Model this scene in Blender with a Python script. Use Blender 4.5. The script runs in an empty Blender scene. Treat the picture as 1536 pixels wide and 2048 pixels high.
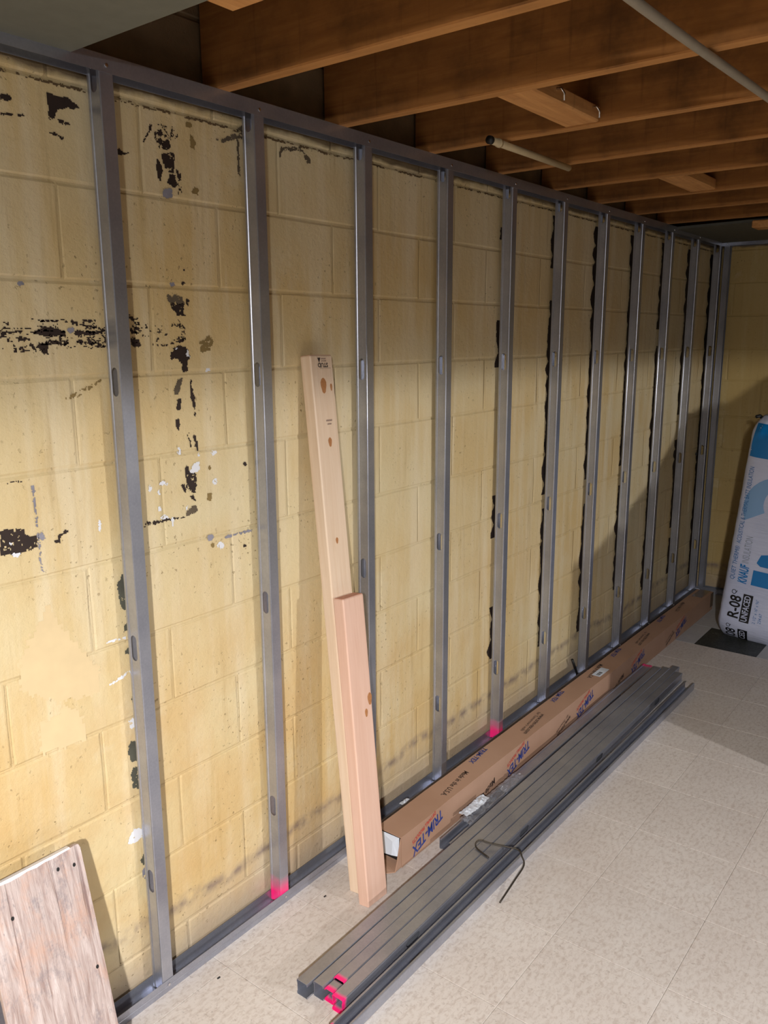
import bpy, bmesh, math, random
import numpy as np
from mathutils import Vector, Matrix
from mathutils.bvhtree import BVHTree
random.seed(7)
S = bpy.context.scene
COL = S.collection
PI = math.pi

# ---------------------------------------------------------------- camera
def cam_basis(yaw, pitch, roll):
    cy, sy, cp, sp = math.cos(yaw), math.sin(yaw), math.cos(pitch), math.sin(pitch)
    f = Vector((cy*cp, sy*cp, -sp)); r = Vector((sy, -cy, 0)); u = r.cross(f)
    c, q = math.cos(roll), math.sin(roll)
    return c*r + q*u, -q*r + c*u, f
cam_d = bpy.data.cameras.new('camera'); cam = bpy.data.objects.new('camera', cam_d); COL.objects.link(cam)
cam_d.sensor_fit = 'VERTICAL'; cam_d.sensor_height = 32.0; cam_d.lens = 1643.193/2048*32.0
cam_d.clip_start = .05
r_, u_, f_ = cam_basis(.6593, .2098, -.0047)
M = Matrix((r_, u_, -f_)).transposed().to_4x4(); M.translation = (-.6205, -1.485, 1.5716)
cam.matrix_world = M
S.camera = cam

# ---------------------------------------------------------------- world, lamps, exposure
S.view_settings.view_transform = 'Standard'; S.view_settings.look = 'None'
S.view_settings.gamma = 1.0; S.view_settings.use_curve_mapping = False
S.view_settings.exposure = 0.0
W = bpy.data.worlds.new('world'); S.world = W; W.use_nodes = True
bgn = W.node_tree.nodes['Background']; bgn.inputs[0].default_value = (.75, .85, 1, 1); bgn.inputs[1].default_value = .02
def lamp(name, kind, loc, power, color, radius):
    d = bpy.data.lights.new(name, kind); d.energy = power; d.color = color; d.shadow_soft_size = radius
    o = bpy.data.objects.new(name, d); COL.objects.link(o); o.location = loc
    return o
lamp('bare_bulb', 'POINT', (-1.5, -2.0, 1.98), 50, (1, .98, .95), .035)       # hangs left behind the viewpoint
rl = lamp('lower_wall_fill_spot', 'SPOT', (-1.53, -2.05, 1.90), 440, (1, .975, .94), .035)   # added fill beside the bulb, brightens lower wall and floor
rl.data.spot_size = PI; rl.data.spot_blend = .5;
pl = lamp('shaded_work_lamp', 'SPOT', (1.5, -4.0, 1.52), 195, (1, .975, .94), .06)  # opaque shade: throws only downwards
pl.data.spot_size = PI; pl.data.spot_blend = .04
pl.rotation_euler = (.0, .0, 0)

# ---------------------------------------------------------------- helpers
def link(o, parent=None):
    COL.objects.link(o)
    if parent: o.parent = parent
    return o
def tag(o, label=None, cat=None, group=None, kind=None):
    if label: o['label'] = label
    if cat: o['category'] = cat
    if group: o['group'] = group
    if kind: o['kind'] = kind
    return o
def empty(name, loc=(0, 0, 0), rot=(0, 0, 0)):
    o = bpy.data.objects.new(name, None); COL.objects.link(o); o.location = loc; o.rotation_euler = rot
    o.empty_display_size = .1
    return o
def mesh_obj(name, verts, faces, mat=None, parent=None, loc=(0, 0, 0), rot=(0, 0, 0), smooth=False):
    me = bpy.data.meshes.new(name); me.from_pydata([tuple(v) for v in verts], [], faces); me.update()
    if mat: me.materials.append(mat)
    if smooth:
        for p in me.polygons: p.use_smooth = True
    o = bpy.data.objects.new(name, me); link(o, parent); o.location = loc; o.rotation_euler = rot
    return o
def inst(name, me, parent=None, loc=(0, 0, 0), rot=(0, 0, 0)):
    o = bpy.data.objects.new(name, me); link(o, parent); o.location = loc; o.rotation_euler = rot
    return o
def box_data(x0, x1, y0, y1, z0, z1):
    v = [(x0, y0, z0), (x1, y0, z0), (x1, y1, z0), (x0, y1, z0), (x0, y0, z1), (x1, y0, z1), (x1, y1, z1), (x0, y1, z1)]
    f = [(0, 3, 2, 1), (4, 5, 6, 7), (0, 1, 5, 4), (1, 2, 6, 5), (2, 3, 7, 6), (3, 0, 4, 7)]
    return v, f
def boxo(name, x0, x1, y0, y1, z0, z1, mat, parent=None, bev=0, seg=1, loc=(0, 0, 0), rot=(0, 0, 0)):
    v, f = box_data(x0, x1, y0, y1, z0, z1)
    o = mesh_obj(name, v, f, mat, parent, loc, rot)
    if bev:
        bm = bmesh.new(); bm.from_mesh(o.data)
        bmesh.ops.bevel(bm, geom=bm.edges[:], offset=bev, segments=seg, profile=.5, affect='EDGES')
        bm.to_mesh(o.data); bm.free()
    return o
def tube(name, pts, r, mat, parent=None, n=8, caps=True, rs=None):
    pts = [Vector(p) for p in pts]; V = []; F = []
    up = Vector((0, 0, 1))
    for i, p in enumerate(pts):
        t = (pts[min(i+1, len(pts)-1)] - pts[max(i-1, 0)]).normalized()
        a = t.cross(up)
        if a.length < .05: a = t.cross(Vector((0, 1, 0)))
        a.normalize(); b = a.cross(t)
        rr = rs[i] if rs else r
        for k in range(n):
            an = 2*PI*k/n; V.append(p + rr*(math.cos(an)*a + math.sin(an)*b))
    for i in range(len(pts)-1):
        for k in range(n):
            F.append((i*n+k, i*n+(k+1) % n, (i+1)*n+(k+1) % n, (i+1)*n+k))
    if caps:
        F.append(tuple(range(n-1, -1, -1))); F.append(tuple(range((len(pts)-1)*n, len(pts)*n)))
    o = mesh_obj(name, V, F, mat, parent, smooth=True)
    return o
def catmull(P, n=8):
    P = [Vector(p) for p in P]; Q = [P[0]*2-P[1]] + P + [P[-1]*2-P[-2]]; out = []
    for i in range(1, len(Q)-2):
        for k in range(n):
            t = k/n; a, b, c, d = Q[i-1], Q[i], Q[i+1], Q[i+2]
            out.append(.5*((2*b) + (c-a)*t + (2*a-5*b+4*c-d)*t*t + (3*b-a-3*c+d)*t**3))
    out.append(P[-1]); return out
def solid(o, th, off=0):
    m = o.modifiers.new('thickness', 'SOLIDIFY'); m.thickness = th; m.offset = off
    return o

# value noise in numpy, for ragged outlines
_rng = np.random.RandomState(3); _tab = _rng.rand(256, 256)
def vnoise(x, y):
    xi = np.floor(x).astype(int); yi = np.floor(y).astype(int); fx = x-xi; fy = y-yi
    fx = fx*fx*(3-2*fx); fy = fy*fy*(3-2*fy)
    g = lambda a, b: _tab[a % 256, b % 256]
    return (g(xi, yi)*(1-fx)+g(xi+1, yi)*fx)*(1-fy) + (g(xi, yi+1)*(1-fx)+g(xi+1, yi+1)*fx)*fy

# ---------------------------------------------------------------- materials
def srgb(r, g, b): 
    c = lambda v: (v/255/12.92) if v/255 <= .04045 else ((v/255+.055)/1.055)**2.4
    return (c(r), c(g), c(b), 1)
class NT:
    def __init__(s, name):
        s.m = bpy.data.materials.new(name); s.m.use_nodes = True; s.t = s.m.node_tree; s.n = s.t.nodes; s.l = s.t.links
        s.b = s.n['Principled BSDF']
    def node(s, ty, **kw):
        n = s.n.new(ty)
        for k, v in kw.items():
            if k.startswith('i_'):
                key = k[2:]; key = int(key) if key.isdigit() else key
                n.inputs[key].default_value = v
            else: setattr(n, k, v)
        return n
    def con(s, a, b): s.l.new(a, b); return b
    def pos(s, scale=(1, 1, 1), loc=(0, 0, 0), obj=False):
        src = s.node('ShaderNodeTexCoord').outputs['Object'] if obj else s.node('ShaderNodeNewGeometry').outputs['Position']
        mp = s.node('ShaderNodeMapping'); mp.inputs['Scale'].default_value = scale; mp.inputs['Location'].default_value = loc
        s.con(src, mp.inputs[0]); return mp.outputs[0]
    def noise(s, vec, scale, detail=3, rough=.5, dist=0):
        n = s.node('ShaderNodeTexNoise'); n.inputs['Scale'].default_value = scale; n.inputs['Detail'].default_value = detail
        n.inputs['Roughness'].default_value = rough; n.inputs['Distortion'].default_value = dist
        if vec is not None: s.con(vec, n.inputs['Vector'])
        return n.outputs['Fac']
    def ramp(s, fac, a, b, va=0., vb=1.):
        n = s.node('ShaderNodeMapRange'); n.inputs[1].default_value = a; n.inputs[2].default_value = b
        n.inputs[3].default_value = va; n.inputs[4].default_value = vb; s.con(fac, n.inputs[0]); return n.outputs[0]
    def mix(s, fac, a, b, mode='MIX'):
        n = s.node('ShaderNodeMix', data_type='RGBA', blend_type=mode)
        if isinstance(fac, (int, float)): n.inputs[0].default_value = fac
        else: s.con(fac, n.inputs[0])
        for v, i in ((a, 6), (b, 7)):
            if isinstance(v, tuple): n.inputs[i].default_value = v
            else: s.con(v, n.inputs[i])
        return n.outputs[2]
    def math(s, op, a, b=0.):
        n = s.node('ShaderNodeMath', operation=op)
        for v, i in ((a, 0), (b, 1)):
            if isinstance(v, (int, float)): n.inputs[i].default_value = v
            else: s.con(v, n.inputs[i])
        return n.outputs[0]
    def bump(s, h, strength=.3, dist=.01):
        n = s.node('ShaderNodeBump'); n.inputs['Strength'].default_value = strength; n.inputs['Distance'].default_value = dist
        s.con(h, n.inputs['Height']); s.con(n.outputs[0], s.b.inputs['Normal'])
    def out(s, col=None, rough=.6, metal=0., spec=.5):
        if col is not None:
            if isinstance(col, tuple): s.b.inputs['Base Color'].default_value = col
            else: s.con(col, s.b.inputs['Base Color'])
        if isinstance(rough, (int, float)): s.b.inputs['Roughness'].default_value = rough
        else: s.con(rough, s.b.inputs['Roughness'])
        s.b.inputs['Metallic'].default_value = metal; s.b.inputs['Specular IOR Level'].default_value = spec
        return s.m
def sepz(s, vec, axis='Z'):
    n = s.node('ShaderNodeSeparateXYZ'); s.con(vec, n.inputs[0]); return n.outputs[axis]
def plain(name, col, rough=.6, metal=0, noise=.0, spec=.5):
    s = NT(name)
    if noise:
        f = s.noise(s.pos(obj=True), 30, 3)
        c = s.mix(s.ramp(f, .3, .7), tuple(v*(1-noise) for v in col[:3])+(1,), tuple(min(1, v*(1+noise)) for v in col[:3])+(1,))
        return s.out(c, rough, metal, spec)
    return s.out(col, rough, metal, spec)

def mat_wall(name, a, b, c):
    s = NT(name); p = s.pos()
    col = s.mix(s.ramp(s.noise(p, 1.6, 4, .6, .4), .35, .65), a, b)
    col = s.mix(s.ramp(s.noise(s.pos((7, 7, .6)), 2.2, 4, .6), .46, .66, 0, .8), col, c)
    col = s.mix(s.ramp(s.noise(s.pos((16, 16, .9), loc=(2, 0, 3)), 2, 4, .6), .58, .72, 0, .4), col, srgb(176, 148, 96))
    z = sepz(s, p)
    # rust coloured damp patches low on the wall
    low = s.math('MULTIPLY', s.ramp(z, .55, 1.15, 1, 0), s.math('MULTIPLY', s.ramp(sepz(s, p, 'X'), .2, 2.2, 1, .3), s.ramp(s.noise(s.pos(loc=(3, 0, 1)), 3.2, 5, .65), .36, .62, 0, .7)))
    col = s.mix(low, col, srgb(206, 168, 110))
    # pale worn patches
    col = s.mix(s.ramp(s.noise(s.pos(loc=(7, 2, 4)), 4.2, 6, .7), .6, .68, 0, .35), col, srgb(222, 208, 176))
    # grime along the floor and the ragged dirt line above it
    g1 = s.math('MULTIPLY', s.ramp(s.math('ADD', z, s.ramp(s.noise(p, 7, 4), 0, 1, -.08, .08)), .03, .20, 1, 0), .7)
    col = s.mix(g1, col, srgb(176, 160, 146))
    dz = s.math('ABSOLUTE', s.math('SUBTRACT', s.math('ADD', z, s.ramp(s.noise(p, 2.5, 5), 0, 1, -.05, .05)), .17))
    band = s.math('MULTIPLY', s.ramp(dz, 0, .026, 1, 0), s.ramp(s.noise(p, 22, 4), .34, .6, 0, .8))
    col = s.mix(band, col, srgb(124, 108, 106))
    # small pits and flecks
    pit = s.ramp(s.noise(p, 95, 2, .6), .66, .72, 0, .6)
    pit = s.math('MULTIPLY', pit, s.ramp(s.noise(p, 5, 2), .4, .6))
    col = s.mix(pit, col, srgb(120, 98, 62))
    # bare concrete above the painted part
    top = s.ramp(s.math('ADD', z, s.ramp(s.noise(p, 9, 4), 0, 1, -.02, .02)), 2.062, 2.072)
    col = s.mix(top, col, s.mix(s.noise(p, 14, 5), srgb(80, 66, 48), srgb(150, 130, 100)))
    h = s.math('ADD', s.math('MULTIPLY', s.noise(p, 60, 6, .7), .6), s.math('MULTIPLY', s.noise(p, 9, 4), 1.0))
    s.bump(s.math('SUBTRACT', h, s.math('MULTIPLY', pit, .8)), .5, .008)
    return s.out(col, .55)
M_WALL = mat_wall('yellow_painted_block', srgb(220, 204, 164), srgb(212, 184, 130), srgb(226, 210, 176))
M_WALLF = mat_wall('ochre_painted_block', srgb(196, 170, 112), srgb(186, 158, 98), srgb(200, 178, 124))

def mat_metal(name, pink=None, axis='Z'):
    s = NT(name); p = s.pos()
    n1 = s.noise(p, 8, 4, .6); n2 = s.noise(s.pos((60, 60, 60)), 3, 2)
    col = s.mix(s.ramp(n1, .3, .7), srgb(158, 162, 178), srgb(180, 183, 195))
    col = s.mix(s.ramp(n2, .4, .7, 0, .10), col, srgb(225, 230, 240))
    rough = s.ramp(s.noise(p, 3, 1), .3, .7, .30, .34)
    metal = .76
    if pink is not None:
        o = sepz(s, s.node('ShaderNodeTexCoord').outputs['Object'], axis)
        a, b = pink
        m = s.ramp(s.math('ADD', o, s.ramp(s.noise(p, 30, 4), 0, 1, -abs(b-a)*.35, abs(b-a)*.35)), a, b, 1, 0)
        col = s.mix(m, col, srgb(255, 38, 128))
        s.con(s.ramp(m, 0, 1, .76, 0), s.b.inputs['Metallic'])
        s.out(col, rough, .0)
    else: s.out(col, rough, metal)
    return s.m
M_METAL = mat_metal('galvanized_steel')
M_METAL_PF = mat_metal('galvanized_steel_pink_foot', (.028, .085))
M_METAL_PX = mat_metal('galvanized_steel_pink_near_end', (.008, .018), 'X')
M_METAL_PE = mat_metal('galvanized_steel_pink_far_end', (1.385, 1.36), 'X')
M_SCREW = plain('screw_steel', srgb(225, 225, 230), .25, 1)

def mat_wood(name, a, b, grain=(1, 14, 14), rough=.6, knots=0, dirty=0, obj=True, scale=4):
    s = NT(name); p = s.pos(grain, obj=obj)
    f = s.noise(p, scale, 5, .6, .6)
    col = s.mix(s.ramp(f, .3, .7), a, b)
    if dirty:
        q = s.pos(obj=obj)
        col = s.mix(s.ramp(s.noise(q, 4.5, 5, .65), .48, .72, 0, dirty), col, tuple(v*.3 for v in a[:3])+(1,))
    if dirty:
        col = s.mix(s.ramp(s.noise(s.pos((9, 9, .5), obj=True), 3, 4, .6), .6, .72, 0, dirty*.6), col, tuple(v*.2 for v in a[:3])+(1,))
    s.bump(f, .15, .004)
    return s.out(col, rough)
M_JOIST = mat_wood('old_joist_timber', srgb(136, 88, 40), srgb(166, 112, 56), (14, 1, 14), .8, dirty=.75)
M_JOIST_UNDERLIT = mat_wood('joist_bounce_lit_underside', srgb(178, 124, 68), srgb(196, 142, 82), (14, 1, 14), .8, dirty=.35)  # floor bounce light put into the colour: paler wood on the undersides
M_BLOCKING = mat_wood('blocking_timber', srgb(188, 132, 76), srgb(215, 160, 100), (1, 14, 14), .8, dirty=.35)
M_SUBFLOOR = mat_wood('subfloor_boards', srgb(92, 60, 32), srgb(120, 80, 44), (1, 14, 14), .85, dirty=.5)
M_STUDWOOD = mat_wood('fir_face', srgb(222, 194, 166), srgb(234, 211, 188), (16, 16, .8), .5)
M_STUDWOOD2 = mat_wood('fir_face_pinkish', srgb(216, 176, 156), srgb(226, 190, 172), (16, 16, .8), .5)
M_KNOT = mat_wood('knot_wood', srgb(164, 108, 66), srgb(190, 134, 86), (30, 30, 30), .5)
M_ENDGRAIN = mat_wood('end_grain', srgb(196, 138, 116), srgb(214, 160, 138), (30, 30, 30), .7)
M_INK_PALE = plain('smudged_ink', srgb(134, 110, 102), .7)
M_INK = plain('black_ink', srgb(52, 42, 40), .7)

def mat_ply():
    s = NT('weathered_plywood'); p = s.pos((16, 16, 1.3), obj=True); q = s.pos(obj=True)
    f = s.noise(p, 5, 7, .72, .6)
    col = s.mix(s.ramp(f, .34, .66), srgb(158, 134, 128), srgb(214, 200, 198))
    col = s.mix(s.ramp(s.noise(s.pos((2, 2, 1), obj=True), 7, 6, .72), .5, .66, 0, .6), col, srgb(204, 160, 138))
    col = s.mix(s.ramp(s.noise(s.pos((2.4, 2.4, 1.6), loc=(4, 1, 0), obj=True), 9, 7, .78), .52, .66, 0, .75), col, srgb(136, 128, 134))
    ck = s.ramp(s.noise(s.pos((20, 20, .45), loc=(1, 0, 2), obj=True), 3, 3, .5, .3), .60, .66, 0, .75)
    col = s.mix(ck, col, srgb(120, 92, 90))
    col = s.mix(s.ramp(s.noise(s.pos((40, 40, 9), loc=(5, 0, 0), obj=True), 2, 4, .7), .64, .72, 0, .7), col, srgb(84, 76, 80))
    s.bump(s.math('SUBTRACT', f, s.math('MULTIPLY', ck, .8)), .5, .008)
    return s.out(col, .75)
M_PLY = mat_ply()
M_WHITEPAINT = plain('white_edge_paint', srgb(232, 230, 236), .6, noise=.04)

def mat_tile(name, a, b, fleck, amount=1):
    s = NT(name); p = s.pos()
    oi = s.node('ShaderNodeObjectInfo').outputs['Random']
    col = s.mix(s.ramp(s.noise(p, 2.2, 3), .35, .65), a, b)
    col = s.mix(s.ramp(oi, 0, 1, 0, .22), col, tuple(v*.72 for v in a[:3])+(1,))
    q = s.node('ShaderNodeMapping'); s.con(p, q.inputs[0])
    s.con(s.node('ShaderNodeCombineXYZ').outputs[0], q.inputs['Location'])
    f1 = s.ramp(s.noise(s.pos((52, 96, 1)), 1.0, 5, .66, .5), .46, .68, 0, .58*amount)
    f2 = s.ramp(s.noise(s.pos((150, 80, 1), loc=(3, 8, 0)), 1.0, 4, .66, .5), .58, .70, 0, .5*amount)
    col = s.mix(f1, col, fleck); col = s.mix(f2, col, tuple(v*.62 for v in fleck[:3])+(1,))
    col = s.mix(s.ramp(s.noise(s.pos(loc=(2, 5, 1)), 5.5, 5, .7), .58, .7, 0, .35), col, srgb(222, 218, 216))
    return s.out(col, s.ramp(s.noise(p, 6, 3), .3, .7, .42, .6), 0, .35)
M_TILE = mat_tile('tan_vinyl_tile', srgb(212, 203, 198), srgb(222, 215, 211), srgb(176, 160, 151))
M_TILE_B = mat_tile('black_vinyl_tile', srgb(42, 44, 43), srgb(52, 54, 52), srgb(84, 90, 86), .9)
M_TILE_W = mat_tile('grey_vinyl_tile', srgb(178, 178, 182), srgb(186, 186, 188), srgb(166, 166, 170), .5)
M_GROUT = plain('floor_adhesive', srgb(84, 76, 70), .8, noise=.1)
M_ROOM = plain('room_wall_paint', srgb(96, 88, 76), .7)
M_DRYWALL = plain('drywall_grey', srgb(112, 114, 106), .85, noise=.06)
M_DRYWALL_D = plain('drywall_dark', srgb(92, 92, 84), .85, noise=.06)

def mat_card():
    s = NT('corrugated_cardboard'); p = s.pos(obj=True)
    col = s.mix(s.ramp(s.noise(p, 3, 4), .35, .65), srgb(172, 136, 114), srgb(184, 149, 128))
    fl = s.node('ShaderNodeTexWave', wave_type='BANDS', bands_direction='X'); fl.inputs['Scale'].default_value = 60
    s.con(p, fl.inputs[0])
    s.bump(s.math('ADD', s.math('MULTIPLY', fl.outputs['Fac'], .15), s.noise(p, 12, 3)), .1, .004)
    return s.out(col, .65, 0, .35)
M_CARD = mat_card()
M_CARD_IN = plain('cardboard_inside', srgb(140, 100, 74), .8)
M_BLUE = plain('blue_print', srgb(40, 62, 140), .6)
M_RED = plain('red_print', srgb(200, 70, 62), .6)
M_BLKPRINT = plain('black_print', srgb(58, 44, 40), .6)
M_PAPER = plain('white_paper', srgb(214, 222, 236), .7, noise=.03)
M_TAPE = plain('clear_packing_tape', srgb(120, 104, 92), .15)

def mat_bag():
    s = NT('white_poly_bag'); p = s.pos(obj=True)
    col = s.mix(s.ramp(s.noise(p, 4, 3), .3, .7), srgb(190, 198, 228), srgb(208, 214, 240))
    s.bump(s.math('ADD', s.noise(s.pos((3, 3, 22), obj=True), 3, 4), s.noise(p, 14, 4)), .35, .012)
    return s.out(col, .35)
M_BAG = mat_bag()
M_BAGBLUE = plain('bag_blue', srgb(10, 118, 190), .4)
M_BAGLIGHT = plain('bag_light_blue', srgb(132, 172, 218), .4)
M_BAGTXT = plain('bag_blue_text', srgb(48, 112, 176), .4)
M_BAGBLACK = plain('bag_black', srgb(18, 18, 22), .4)
M_BAGGREY = plain('bag_grey_text', srgb(150, 160, 178), .4)
M_PVC = plain('pvc_cream', srgb(196, 178, 142), .45, noise=.06)
M_BLACK = plain('black_plastic', srgb(22, 22, 24), .5)
M_CABLE = plain('grey_cable_jacket', srgb(150, 142, 128), .5, noise=.05)
M_WIRE = plain('dark_tie_wire', srgb(70, 64, 58), .5, .6)
def mat_film():
    s = NT('clear_plastic_film')
    s.b.inputs['Transmission Weight'].default_value = .85; s.b.inputs['IOR'].default_value = 1.3
    s.bump(s.noise(s.pos(), 60, 4), .5, .01)
    return s.out(srgb(235, 236, 245), .12)
M_FILM = mat_film()
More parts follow.
